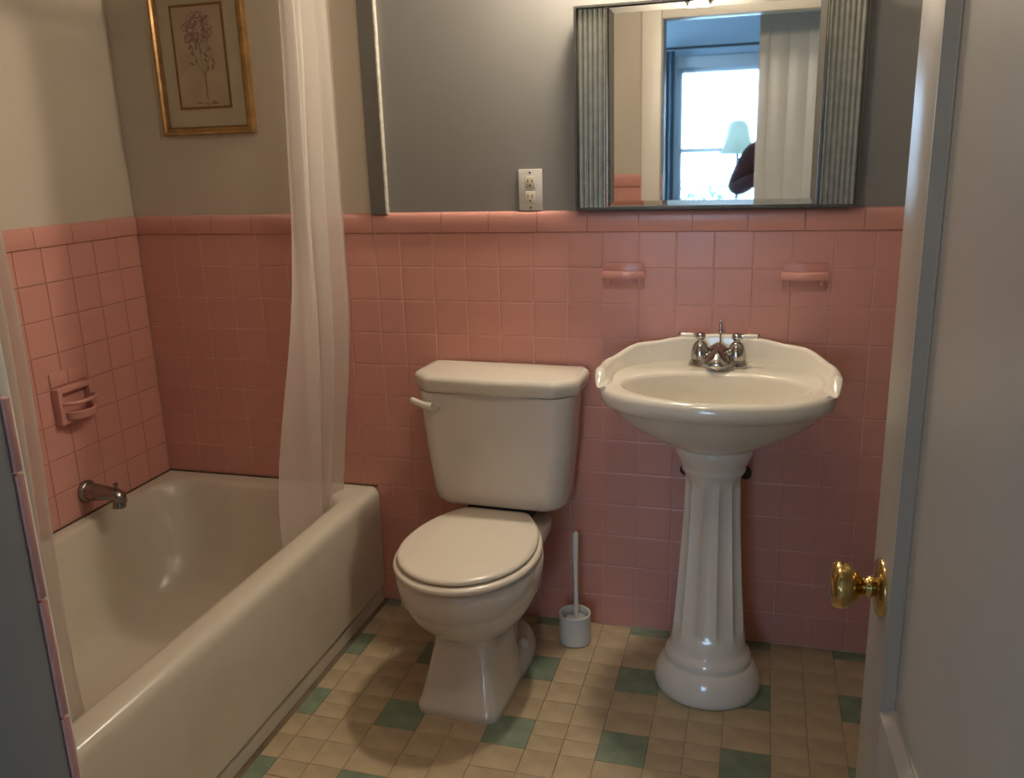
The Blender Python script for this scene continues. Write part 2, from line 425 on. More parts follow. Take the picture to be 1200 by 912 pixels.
# second lamp, on the ceiling over the middle of the room
CX, CY, CZ = 1.80, -1.25, 2.335
cl = empty('ceiling_lamp', (CX, CY, ZT), 'lit round globe lamp on the bathroom ceiling', 'lamp')
ch(lathe('canopy', [(0.085, 0), (0.085, 0.012), (0.06, 0.03), (0.045, 0.052), (0.03, 0.055)], (CX, CY, ZT), 'chrome', sgn=-1, n=32), cl)
rings = []
for i in range(17):
    a = math.pi * i / 16; rings.append(circ((CX, CY, CZ - 0.07 * math.cos(a)), max(0.07 * math.sin(a), 1e-4), 32))
ch(loft('globe', rings, 'globe_ceiling'), cl)

# ------------------------------------------------------------------ bathtub
tub = empty('bathtub', (0.43, -0.76, 0), 'cream enamelled bathtub with a flat apron along the tiled corner', 'bathtub')
ox0, ox1, oy0, oy1 = 0.004, 0.86, -1.53, -0.004
secs = []
def orr(i, z, r=0.012): return rrect(ox0, ox1 - i, oy0, oy1, r, z)
secs += [orr(0.012, 0.0), orr(0.012, 0.052), orr(0.020, 0.055), orr(0.020, 0.060), orr(0.004, 0.063), orr(0.002, 0.12), orr(0.0, 0.30), orr(0.0, 0.395),
         orr(0.002, 0.413), orr(0.008, 0.426), orr(0.018, 0.433), orr(0.03, 0.436)]
secs += [rrect(0.045, 0.790, -1.475, -0.060, 0.10, 0.436), rrect(0.052, 0.775, -1.465, -0.072, 0.11, 0.431), rrect(0.057, 0.765, -1.457, -0.080, 0.12, 0.418),
         rrect(0.066, 0.755, -1.445, -0.095, 0.13, 0.37), rrect(0.090, 0.735, -1.41, -0.14, 0.15, 0.22), rrect(0.115, 0.715, -1.37, -0.19, 0.17, 0.12),
         rrect(0.15, 0.68, -1.32, -0.25, 0.18, 0.083), rrect(0.22, 0.61, -1.22, -0.35, 0.18, 0.072)]
ch(loft('basin', secs, 'tub', ang=60), tub)
ch(lathe('drain', [(0.03, 0), (0.03, 0.003), (0.02, 0.004), (0.018, 0.001)], (0.40, -0.55, 0.0715), 'chrome_dark', n=24), tub)

for lo, hi in (((0.0036, -1.50, 0.4355), (0.0095, -0.004, 0.4405)), ((0.0095, -0.0095, 0.4355), (0.855, -0.0036, 0.4405))):
    ch(box('caulk_line', lo, hi, 'caulk', bevel=0.0015), tub)
# tub spout on the left wall
sp = empty('tub_spout', (0.0, -0.425, 0.515), 'dark tarnished chrome spout on the pink wall above the tub', 'faucet')
def ring_yz(x, y, z, ry, rz_, n=24): return [(x, y + ry * math.cos(2 * math.pi * i / n), z + rz_ * math.sin(2 * math.pi * i / n)) for i in range(n)]
Y, Z = -0.425, 0.515
ch(loft('flange', [ring_yz(0.0, Y, Z, .038, .038), ring_yz(0.012, Y, Z, .038, .038), ring_yz(0.02, Y, Z, .034, .034), ring_yz(0.022, Y, Z, .028, .028)], 'chrome_dark'), sp)
ch(loft('spout_body', [ring_yz(0.018, Y, Z, .030, .031), ring_yz(0.05, Y, Z, .028, .028), ring_yz(0.09, Y, Z, .024, .023), ring_yz(0.115, Y, Z - .001, .023, .021), ring_yz(0.13, Y, Z - .004, .022, .02),
                      ring_yz(0.145, Y, Z - .012, .019, .018), ring_yz(0.152, Y, Z - .022, .012, .012)], 'chrome_dark'), sp)
ch(lathe('outlet', [(0.019, 0.0), (0.019, 0.022), (0.021, 0.026), (0.021, 0.034), (0.016, 0.035)], (0.128, Y, Z - .012), 'chrome_dark', n=20, sgn=-1), sp)
ch(lathe('diverter_knob', [(0.004, 0), (0.004, 0.014), (0.0075, 0.016), (0.0075, 0.023), (0.004, 0.025)], (0.126, Y, Z + .014), 'chrome_dark', n=14), sp)

# soap dish with grab bar set in the left wall
sd = empty('soap_dish', (0.0, -0.425, 0.76), 'pink ceramic wall soap dish with grab bar above the tub spout', 'soap dish')
y0, y1 = -0.498, -0.346
for a, b in ((y0, -0.424), (-0.4225, y1)):
    ch(box('cut_tile', (-0.003, a, 0.884), (0.0085, b, 0.929), 'tile', bevel=0.002), sd)
bm = bmesh.new()
for lo, hi in (((-0.003, y0, 0.762), (0.030, y0 + 0.020, 0.881)), ((-0.003, y1 - 0.020, 0.762), (0.030, y1, 0.881)),
               ((-0.003, y0 + 0.018, 0.862), (0.030, y1 - 0.018, 0.881)), ((-0.003, y0 + 0.018, 0.762), (0.030, y1 - 0.018, 0.778))):
    add_box(bm, lo, hi, 0.004)
ch(link('surround', bm_mesh(bm, True, 40), 'tile'), sd)
ch(box('recess_back', (-0.003, y0 + 0.01, 0.77), (0.006, y1 - 0.01, 0.875), 'tile'), sd)
# bowed tray lip
rings = []
for i in range(13):
    t = i / 12; yy = y0 + 0.022 + t * (y1 - y0 - 0.044); d = 0.024 + 0.046 * math.sin(math.pi * t) ** 0.5
    rings.append([(0.0, yy, 0.774), (d, yy, 0.778), (d + 0.006, yy, 0.800), (d, yy, 0.803), (d - 0.006, yy, 0.788), (0.0, yy, 0.784)])
ch(loft('tray', rings, 'tile', ang=40), sd)
ch(tube('grab_bar', [(0.024, y0 + 0.012, 0.832), (0.05, y0 + 0.03, 0.830), (0.062, y0 + 0.06, 0.829), (0.062, y1 - 0.05, 0.829), (0.05, y1 - 0.016, 0.830), (0.024, y1 - 0.01, 0.832)], 0.0065, 'tile', n=10), sd)

# ------------------------------------------------------------------ shower curtains and rod
rod = empty('curtain_rod', (0.80, -0.77, 2.13), 'chrome shower curtain rod above the tub', 'rod')
ch(tube('pole', [(0.80, 0.0, 2.13), (0.80, -1.535, 2.13)], 0.0125, 'chrome', n=16), rod)
for yy, s in ((0.003, -1), (-1.536, 1)): ch(lathe('end_flange', [(0.03, 0), (0.03, 0.006), (0.016, 0.014)], (0.80, yy, 2.13), 'chrome', axis='y', sgn=s, n=20), rod)

def curtain_sheet(fn, ns, nz):
    bm = bmesh.new(); G = [[bm.verts.new(fn(i / ns, j / nz)) for i in range(ns + 1)] for j in range(nz + 1)]
    for j in range(nz):
        for i in range(ns): bm.faces.new((G[j][i], G[j][i + 1], G[j + 1][i + 1], G[j + 1][i]))
    me = bpy.data.meshes.new('m'); bm.to_mesh(me); bm.free()
    for p in me.polygons: p.use_smooth = True
    return me
def sm(a, b, t): t = max(0, min(1, (t - a) / (b - a))); return t * t * (3 - 2 * t)
def far_curtain(s, t):
    z = 2.10 + t * (0.385 - 2.10)
    # dense gathers for s < 0.82, then one plain sheer width swinging out to the near side
    yb = -0.024 - 0.010 * sm(0.6, 1, t)
    yd = -0.235 - 0.045 * sm(0.05, 0.5, t) + 0.055 * sm(0.55, 1.0, t)
    yt = yd - 0.012 - 0.205 * sm(0.38, 0.98, t)
    xcen = 0.795 - 0.012 * t - 0.050 * sm(0.55, 0.96, t)
    if s < 0.82:
        q = s / 0.82; ph = 2 * math.pi * 2.4 * q ** 1.15 + 0.35 * math.sin(2 * t + q * 3)
        amp = 0.036 * (1 - 0.4 * sm(0.7, 1.0, t))
        x = xcen + amp * math.sin(ph); y = yb + (yd - yb) * (q + 0.05 * math.sin(2 * ph) * (1 - q))
    else:
        q = (s - 0.82) / 0.18; ph = 2 * math.pi * 2.4 + 0.35 * math.sin(2 * t + 3)
        x0 = xcen + 0.036 * (1 - 0.4 * sm(0.7, 1.0, t)) * math.sin(ph)
        x = x0 * (1 - q) + (xcen - 0.012) * q + 0.006 * math.sin(5 * q + 3 * t); y = yd + (yt - yd) * q
    return (min(x, 0.83 - 0.085 * sm(0.85, 0.96, t)), min(y, -0.012), z)
def near_curtain(s, t):
    z = 2.10 + t * (0.36 - 2.10)
    yf = -1.385 + 0.10 * t; yn = -1.515 + 0.05 * t
    xcen = 0.79 - 0.06 * sm(0.4, 0.95, t)
    ph = 2 * math.pi * 5.3 * s + 0.4 * math.sin(4 * t)
    return (xcen + 0.026 * math.sin(ph) * (1 - 0.4 * t), yf + (yn - yf) * s, z)
for nm, fn, ns, lab in (('shower_curtain', far_curtain, 180, 'sheer white curtain gathered by the back wall at the tub far end'),
                        ('shower_curtain', near_curtain, 90, 'sheer white curtain gathered at the tub near end by the door jamb')):
    e = empty(nm, (0.79, fn(0.5, 0)[1], 0.39), lab, 'curtain', 'shower curtains')
    ch(link('cloth', curtain_sheet(fn, ns, 70), 'curtain'), e)
    for k in range(7):
        yy = fn((k + 0.5) / 7, 0)[1]
        ch(link('curtain_ring', tube_mesh([(0.80 + 0.021 * math.cos(a), yy, 2.122 + 0.024 * math.sin(a)) for a in [2 * math.pi * i / 14 for i in range(15)]], 0.002, 6), 'chrome'), e)

# ------------------------------------------------------------------ picture on the back wall
pf = empty('framed_print', (0.345, 0, 1.637), 'gilt framed flower print hanging on the grey wall above the tub', 'picture')
fx0, fx1, fz0, fz1 = 0.175, 0.518, 1.637, 2.125
def miter(name, o, i, ya, yb, m):
    """rectangular frame: outer rect o, inner rect i (x0,x1,z0,z1); front at ya outer / yb inner"""
    for k in range(4):
        def cr(rc): return [(rc[0], rc[2]), (rc[1], rc[2]), (rc[1], rc[3]), (rc[0], rc[3])]
        O, I = cr(o), cr(i); a, b = O[k], O[(k + 1) % 4]; c, d = I[(k + 1) % 4], I[k]
        mid = lambda p, q, f: (p[0] + (q[0] - p[0]) * f, p[1] + (q[1] - p[1]) * f)
        rows = []
        for f, y in ((0, 0.002), (0, ya * 0.7), (0.12, ya), (0.5, ya), (0.7, yb), (1.0, yb), (1.0, 0.0)):
            rows.append([(*[mid(a, d, f)[0], y, mid(a, d, f)[1]],), (*[mid(b, c, f)[0], y, mid(b, c, f)[1]],)])
        ch(loft(name, rows, m, None, False, False, False, True, 30), pf)
miter('frame_rail', (fx0, fx1, fz0, fz1), (fx0 + 0.021, fx1 - 0.021, fz0 + 0.021, fz1 - 0.021), -0.024, -0.017, 'gold')
miter('inner_lip', (fx0 + 0.021, fx1 - 0.021, fz0 + 0.021, fz1 - 0.021), (fx0 + 0.026, fx1 - 0.026, fz0 + 0.026, fz1 - 0.026), -0.016, -0.013, 'gold_dark')
ch(box('mat_board', (fx0 + 0.02, -0.009, fz0 + 0.02), (fx1 - 0.02, 0.003, fz1 - 0.02), 'mat_board'), pf)
bx0, bx1, bz0, bz1 = 0.245, 0.442, 1.717, 2.038
miter('print_border', (bx0, bx1, bz0, bz1), (bx0 + 0.009, bx1 - 0.009, bz0 + 0.009, bz1 - 0.009), -0.0105, -0.0105, 'gold_dark')
sheet = ch(box('print', (bx0 + 0.004, -0.0098, bz0 + 0.004), (bx1 - 0.004, -0.008, bz1 - 0.004), 'paper'), pf)
def blob(pts, m, nm):
    me = bpy.data.meshes.new('m'); me.from_pydata([(p[0], -0.0102 - 0.0002 * (len(nm) % 3), p[1]) for p in pts], [], [list(range(len(pts)))]); me.update()
    o = link(nm, me, m); o.parent = sheet; o.matrix_parent_inverse = Matrix.Translation(pf.location).inverted().inverted() if False else o.matrix_parent_inverse
    return o
def ell(cx, cz, a, b, ang, n=10):
    c, s = math.cos(ang), math.sin(ang)
    return [(cx + a * math.cos(t) * c - b * math.sin(t) * s, cz + a * math.cos(t) * s + b * math.sin(t) * c) for t in [2 * math.pi * i / n for i in range(n)]]
rp = random.Random(3)
fcx, fcz = 0.342, 1.965
bmf = bmesh.new(); bms = bmesh.new()
def flat(bm_, pts, y):
    bm_.faces.new([bm_.verts.new((p[0], y, p[1])) for p in pts])
def curve_strip(bm_, pts, w, y):
    for (ax, az), (bx, bz) in zip(pts[:-1], pts[1:]):
        dx, dz = bx - ax, bz - az; l = math.hypot(dx, dz) or 1; nx, nz = -dz / l * w, dx / l * w
        flat(bm_, [(ax - nx, az - nz), (bx - nx, bz - nz), (bx + nx, bz + nz), (ax + nx, az + nz)], y)
for k in range(34):      # petals drawn as curled outlines
    a = rp.uniform(0, 2 * math.pi); r = 0.05 * math.sqrt(rp.random())
    cx, cz = fcx + r * math.cos(a) * 0.95, fcz - 0.004 + r * math.sin(a) * 0.95
    e = ell(cx, cz, rp.uniform(0.010, 0.018), rp.uniform(0.007, 0.012), rp.uniform(0, 3), 12)
    curve_strip(bmf, e[:rp.randint(7, 12)], 0.0016, -0.0100 - k * 1e-5)
for k in range(14): flat(bmf, ell(fcx + rp.uniform(-.03, .03), fcz + rp.uniform(-.035, .03), rp.uniform(.005, .012), rp.uniform(.003, .006), rp.uniform(0, 3)), -0.01003 - k * 1e-5)
for k in range(14):      # leaves and buds lower down
    flat(bms, ell(fcx + rp.uniform(-.035, .05), fcz - 0.045 - rp.uniform(0, .10), rp.uniform(.006, .013), rp.uniform(.003, .006), rp.uniform(0, 3)), -0.01002 - k * 1e-5)
for x1, z1 in ((-0.03, -0.05), (0.03, -0.05), (0.0, -0.02), (0.045, -0.08)):
    curve_strip(bms, [(fcx + x1, fcz + z1), (fcx + x1 * .55 + .004, fcz - 0.10), (fcx + 0.012, fcz - 0.15), (fcx + 0.014, fcz - 0.215)], 0.0013, -0.01001)
for k in range(8): flat(bms, ell(fcx + rp.uniform(-.03, .045), fcz - 0.222 - rp.uniform(0, .012), rp.uniform(.006, .012), rp.uniform(.0015, .003), rp.uniform(-.3, .3)), -0.01004 - k * 1e-5)
for bm_, nm, m_ in ((bmf, 'flower_head', 'ink_purple'), (bms, 'flower_stem', 'ink_green')):
    o = link(nm, bm_mesh(bm_), m_); o.parent = sheet; o.matrix_parent_inverse = Matrix.Translation(pf.location).inverted(); o.matrix_parent_inverse = (Matrix.Translation(pf.location) @ sheet.matrix_parent_inverse).inverted()

# ------------------------------------------------------------------ outlet
oe = empty('wall_outlet', (1.43, 0, 1.376), 'off white double power outlet on the grey wall beside the mirror', 'outlet')
ch(box('cover_plate', (1.394, -0.005, 1.3775), (1.467, 0.0045, 1.500), 'outlet', bevel=0.0025), oe)
for zc in (1.462, 1.417):
    r_ = ch(box('receptacle', (1.4155, -0.0075, zc - 0.0185), (1.4455, -0.004, zc + 0.0185), 'ivory', bevel=0.002), oe)
    for dx, h in ((-0.0065, 0.004), (0.0065, 0.0048)):
        ch(box('slot', (1.4305 + dx - 0.0012, -0.0079, zc + 0.004 - h), (1.4305 + dx + 0.0012, -0.007, zc + 0.004 + h), 'black'), oe)
    ch(lathe('ground_hole', [(0.0028, 0), (0.0028, 0.0007)], (1.4305, -0.0074, zc - 0.010), 'black', axis='y', sgn=-1, n=12), oe)
for zc in (1.491, 1.386): ch(lathe('screw', [(0.003, 0), (0.003, 0.001), (0.002, 0.0015)], (1.4305, -0.0049, zc), 'chrome_dark', axis='y', sgn=-1, n=12), oe)

# ------------------------------------------------------------------ mirror cabinet
YM = -0.038
cabx0, cabx1, cabz0, cabz1 = 1.577, 2.356, 1.3785, 1.937
mc = empty('mirror_cabinet', (1.97, 0, cabz0), 'mirrored wall cabinet with fluted glass side panels above the pedestal sink', 'cabinet')
ch(box('cabinet_body', (cabx0 + 0.012, YM + 0.02, cabz0 + 0.006), (cabx1 - 0.012, 0.0035, cabz1 - 0.006), 'frame_dark'), mc)
ch(boxes('metal_frame', [((cabx0, YM - 0.006, cabz0), (cabx0 + 0.006, YM + 0.024, cabz1)), ((cabx1 - 0.006, YM - 0.006, cabz0), (cabx1, YM + 0.024, cabz1)),
                      ((cabx0 + 0.006, YM - 0.006, cabz0), (cabx1 - 0.006, YM + 0.024, cabz0 + 0.006)), ((cabx0 + 0.006, YM - 0.006, cabz1 - 0.006), (cabx1 - 0.006, YM + 0.024, cabz1))], 'frame_dark'), mc)
mx0, mx1, mz0, mz1 = 1.672, 2.250, cabz0 + 0.007, cabz1 - 0.007
# centre mirror: bevelled sheet, hung a touch out of square (leans forward and turns slightly)
PIT, YAW = math.radians(0.72), math.radians(-0.55)
hw, hh = (mx1 - mx0) / 2 - 0.001, (mz1 - mz0) / 2 - 0.001; bv = 0.017
rings = [[(-hw, 0.004, -hh), (hw, 0.004, -hh), (hw, 0.004, hh), (-hw, 0.004, hh)],
         [(-hw, 0.0, -hh), (hw, 0.0, -hh), (hw, 0.0, hh), (-hw, 0.0, hh)],
         [(-hw + bv, -0.0022, -hh + bv), (hw - bv, -0.0022, -hh + bv), (hw - bv, -0.0022, hh - bv), (-hw + bv, -0.0022, hh - bv)]]
mir = loft('mirror_glass', rings, 'mirror', smooth=False)
mir.parent = mc; mir.matrix_parent_inverse = Matrix.Translation(mc.location).inverted()
mir.location = ((mx0 + mx1) / 2, YM + 0.004, (mz0 + mz1) / 2); mir.rotation_euler = (PIT, 0, YAW)
for a, b, n in ((cabx0 + 0.007, mx0 - 0.004, 6), (mx1 + 0.004, cabx1 - 0.007, 7)):
    rows = []; K = n * 8
    for z in (mz0, mz1):
        rows.append([(a + (b - a) * i / K, YM + 0.006 - 0.0022 * abs(math.sin(math.pi * n * i / K)), z) for i in range(K + 1)])
    ch(loft('fluted_panel', rows, 'mirror_old', None, False, False, False, True, 60), mc)
for xx in (mx0 - 0.0022, mx1 + 0.0022):
    ch(box('divider_bead', (xx - 0.002, YM - 0.005, mz0), (xx + 0.002, YM + 0.012, mz1), 'chrome'), mc)

# ------------------------------------------------------------------ small pink shelves under the cabinet
for x0, lab in ((1.652, 'small pink ceramic wall shelf above the left of the sink, nearer the toilet'), (2.168, 'small pink ceramic wall shelf above the right of the sink, nearer the door')):
    e = empty('ceramic_shelf', (x0 + 0.064, 0, 1.15), lab, 'shelf', 'pink ceramic wall shelves')
    ch(box('back_plate', (x0 + 0.004, -0.008, 1.142), (x0 + 0.124, 0.001, 1.222), 'tile', bevel=0.003), e)
    outl = [(x0, 0.0), (x0 + 0.128, 0.0)] + [(x0 + 0.128 - 0.128 * i / 14, -0.030 - 0.012 * math.sin(math.pi * i / 14)) for i in range(15)]
    rings = []
    for s, z in ((0.985, 1.176), (1.0, 1.179), (1.0, 1.194), (0.985, 1.197)):
        rings.append([(x0 + 0.064 + (px - x0 - 0.064) * s, py * s, z) for px, py in outl])
    ch(loft('ledge', rings, 'tile', ang=40), e)
    for xx in (x0 + 0.012, x0 + 0.104):
        ch(box('bracket', (xx, -0.026, 1.158), (xx + 0.012, -0.004, 1.178), 'tile', bevel=0.003), e)

# ------------------------------------------------------------------ toilet
TO = Vector((1.350, -0.022, 0)); TT = 0.035
def tl(u, w, z): return (TO.x + u * math.cos(TT) - w * math.sin(TT), TO.y - u * math.sin(TT) - w * math.cos(TT), z)
to = empty('toilet', tl(0, 0.33, 0), 'white two piece toilet with closed lid between tub and sink', 'toilet')
def tring(pts, z): return [tl(u, w, z) for u, w in pts]
def egg(uc, wc, a, bf, bb, n=40, p=2.0, pb=2.0):
    """front half radius bf, back half bb, superellipse exponents"""
    out = []
    for i in range(n):
        t = 2 * math.pi * i / n; c, s = math.cos(t), math.sin(t); e = 2 / (p if s >= 0 else pb)
        out.append((uc + a * math.copysign(abs(c) ** e, c), wc + (bf if s >= 0 else bb) * math.copysign(abs(s) ** e, s)))
    return out
# bowl + front column in one shape
secs = []
for z, a, wc, bf, bb, p, pb in ((0.0, 0.126, 0.40, 0.186, 0.16, 8, 3), (0.014, 0.128, 0.40, 0.188, 0.16, 8, 3), (0.026, 0.126, 0.40, 0.186, 0.16, 8, 3), (0.036, 0.120, 0.40, 0.178, 0.16, 8, 3),
                       (0.10, 0.106, 0.395, 0.158, 0.16, 7.5, 3), (0.16, 0.095, 0.39, 0.140, 0.17, 7, 3), (0.195, 0.092, 0.39, 0.134, 0.18, 5.0, 3), (0.208, 0.104, 0.39, 0.140, 0.19, 3.0, 2.6),
                       (0.225, 0.130, 0.40, 0.152, 0.20, 2.3, 2.4), (0.25, 0.152, 0.405, 0.178, 0.21, 2.1, 2.3), (0.285, 0.176, 0.41, 0.205, 0.22, 2.05, 2.3), (0.32, 0.191, 0.413, 0.222, 0.23, 2.0, 2.3),
                       (0.334, 0.193, 0.414, 0.225, 0.235, 2.0, 2.3), (0.342, 0.2035, 0.415, 0.2355, 0.24, 2.0, 2.3), (0.395, 0.206, 0.418, 0.240, 0.25, 2.0, 2.4), (0.415, 0.204, 0.418, 0.238, 0.25, 2.0, 2.4), (0.424, 0.196, 0.418, 0.230, 0.245, 2.0, 2.4)):
    secs.append(tring(egg(0, wc, a, bf, bb, 48, p, pb), z))
ch(loft('bowl', secs, 'porcelain', ang=75), to)
# rear deck carrying the tank, and the trapway under it
secs = [tring(egg(0, 0.20, a, b, b, 32, 4, 4), z) for z, a, b in ((0.20, 0.095, 0.13), (0.30, 0.11, 0.14), (0.36, 0.15, 0.165), (0.395, 0.165, 0.175), (0.418, 0.165, 0.175), (0.426, 0.158, 0.168))]
ch(loft('tank_deck', secs, 'porcelain', ang=60), to)
secs = [tring(egg(0, 0.27, a, b, b, 40, 2.6, 2.6), z) for z, a, b in ((0.0, 0.128, 0.20), (0.018, 0.128, 0.20), (0.045, 0.115, 0.19), (0.055, 0.10, 0.178), (0.06, 0.06, 0.12))]
ch(loft('foot', secs, 'porcelain', ang=60), to)
secs = [tring(egg(0, 0.24, a, 0.18, b, 32, 2.4, 2.4), z) for z, a, b in ((0.05, 0.07, 0.13), (0.12, 0.068, 0.12), (0.20, 0.075, 0.11), (0.25, 0.085, 0.11))]
ch(loft('trapway', secs, 'porcelain', ang=60), to)
for s in (-1, 1):
    c = tl(s * 0.098, 0.24, 0.045)
    ch(lathe('bolt_cap', [(0.019, 0), (0.019, 0.012), (0.015, 0.021), (0.007, 0.026), (0.001, 0.027)], c, 'porcelain', n=20), to)
# seat ring + lid
def seat_ring(sc, z, back): 
    pts = egg(0, 0.425, 0.203 * sc, 0.241 * sc, 0.30, 56, 2.0, 2.0)
    return tring([(u * (1.0 if w > 0.40 else 1.0), max(w, back)) for u, w in pts], z)
ch(loft('seat', [seat_ring(.93, 0.4245, 0.18), seat_ring(.93, 0.429, 0.18), seat_ring(.98, 0.4295, 0.17), seat_ring(1.015, 0.4330, 0.165), seat_ring(1.022, 0.4390, 0.165), seat_ring(1.012, 0.4450, 0.168), seat_ring(0.98, 0.4495, 0.17), seat_ring(0.93, 0.4500, 0.18)], 'seat', ang=60), to)
lid = ch(loft('seat_lid', [seat_ring(.92, 0.4515, 0.17), seat_ring(.945, 0.4535, 0.165), seat_ring(.962, 0.4570, 0.16), seat_ring(.962, 0.4620, 0.16), seat_ring(.945, 0.4670, 0.163), seat_ring(.90, 0.4695, 0.18), seat_ring(.5, 0.4710, 0.25)], 'seat', ang=60), to)
for s in (-1, 1):
    rings = [[tl(s * 0.075 + (k - .5) * 0.05, 0.158 + 0.011 * math.cos(t), 0.438 + 0.011 * math.sin(t)) for t in [2 * math.pi * i / 12 for i in range(12)]] for k in (0, 1)]
    ch(loft('hinge', rings, 'seat'), to)
# tank
def tank_ring(hw, d, z, r=0.05, bow=0.018, k=8):
    pts = []
    base = rrect(-hw, hw, 0.0, d, r, 0, k)
    for u, w, _ in base:
        w2 = w + bow * (1 - (u / hw) ** 2) * (w / d)
        pts.append((u, w2))
    # back corners nearly square
    return tring(pts, z)
secs = [tank_ring(0.185, 0.155, 0.474, .05), tank_ring(0.205, 0.165, 0.479, .055), tank_ring(0.217, 0.172, 0.492, .06), tank_ring(0.222, 0.176, 0.52, .06), tank_ring(0.238, 0.185, 0.68, .06), tank_ring(0.250, 0.190, 0.846, .06)]
ch(loft('tank', secs, 'porcelain', ang=60), to)
ch(loft('tank_gasket', [tring([(-0.1, 0.05), (0.1, 0.05), (0.1, 0.155), (-0.1, 0.155)], z) for z in (0.42, 0.478)], 'black', smooth=False), to)
def lid_ring(hw, d, c, z):
    e = 0.014
    cor = [(-hw + .012, -0.004), (hw - .012, -0.004), (hw, 0.012), (hw, d - c), (hw - c * 0.95, d), (0, d + 0.012), (-hw + c * 0.95, d), (-hw, d - c), (-hw, 0.012)]
    n = len(cor); out = []
    for i in range(n):
        p = Vector(cor[i]); a = Vector(cor[i - 1]); b = Vector(cor[(i + 1) % n])
        da = (a - p); db = (b - p); rr = min(e, da.length * .45, db.length * .45)
        A = p + da.normalized() * rr; B = p + db.normalized() * rr
        for t in (0, .25, .5, .75, 1): q = A * (1 - t) ** 2 + p * 2 * t * (1 - t) + B * t ** 2; out.append((q.x, q.y))
    return tring(out, z)
ch(loft('tank_lid', [lid_ring(0.252, 0.190, .06, 0.846), lid_ring(0.262, 0.200, .062, 0.850), lid_ring(0.266, 0.204, .063, 0.862), lid_ring(0.268, 0.206, .064, 0.885), lid_ring(0.264, 0.202, .063, 0.895), lid_ring(0.252, 0.190, .06, 0.901)], 'porcelain_warm', ang=50), to)
# flush lever on the front left corner
lv = ch(loft('flush_lever', [[tl(-0.186 + 0.024 * math.cos(t), w, 0.806 + 0.018 * math.sin(t)) for t in [2 * math.pi * i / 16 for i in range(16)]] for w in (0.180, 0.205)]
             , 'porcelain', ang=50), to)
ch(link('lever_arm', tube_mesh([tl(-0.184, 0.208, 0.806), tl(-0.205, 0.211, 0.810), tl(-0.228, 0.211, 0.817), tl(-0.250, 0.206, 0.823)], [0.014, 0.012, 0.010, 0.009], 12), 'porcelain'), to)

# ------------------------------------------------------------------ pedestal sink
SX = 2.005
sk = empty('pedestal_sink', (SX, -0.27, 0), 'white pedestal sink with fluted column and scalloped backsplash', 'sink')
# basin: closed outline from the back around the front
def oval(a, bf, bb, yc, z, n=72, p=2.2, pb=2.6, xc=SX):
    out = []
    for i in range(n):
        t = 2 * math.pi * i / n; c, s = math.cos(t), math.sin(t); e = 2 / (pb if s >= 0 else p)
        out.append((xc + a * math.copysign(abs(c) ** e, c), yc + (bb if s >= 0 else bf) * math.copysign(abs(s) ** e, s), z))
    return out
YCS = -0.29
secs = [oval(0.085, 0.075, 0.085, -0.265, 0.742), oval(0.105, 0.095, 0.10, -0.265, 0.752), oval(0.150, 0.125, 0.135, -0.27, 0.775), oval(0.215, 0.165, 0.19, -0.275, 0.81), oval(0.262, 0.192, 0.235, -0.28, 0.845), oval(0.285, 0.205, 0.262, -0.285, 0.872),
        oval(0.293, 0.211, 0.272, YCS, 0.882), oval(0.305, 0.222, 0.279, YCS, 0.890), oval(0.309, 0.226, 0.281, YCS, 0.905), oval(0.308, 0.225, 0.281, YCS, 0.920), oval(0.302, 0.219, 0.278, YCS, 0.931), oval(0.292, 0.209, 0.272, YCS, 0.935),
        oval(0.262, 0.184, 0.16, -0.31, 0.932, p=2.1, pb=2.1), oval(0.252, 0.178, 0.150, -0.314, 0.934, p=2.05, pb=2.05), oval(0.247, 0.174, 0.146, -0.315, 0.932, p=2, pb=2), oval(0.243, 0.170, 0.142, -0.315, 0.922, p=2, pb=2), oval(0.230, 0.158, 0.132, -0.315, 0.885, p=2, pb=2), oval(0.20, 0.135, 0.115, -0.31, 0.84, p=2, pb=2), oval(0.13, 0.088, 0.08, -0.30, 0.805, p=2, pb=2), oval(0.03, 0.025, 0.025, -0.285, 0.797, p=2, pb=2)]
ch(loft('basin', secs, 'porcelain_warm', ang=80), sk)
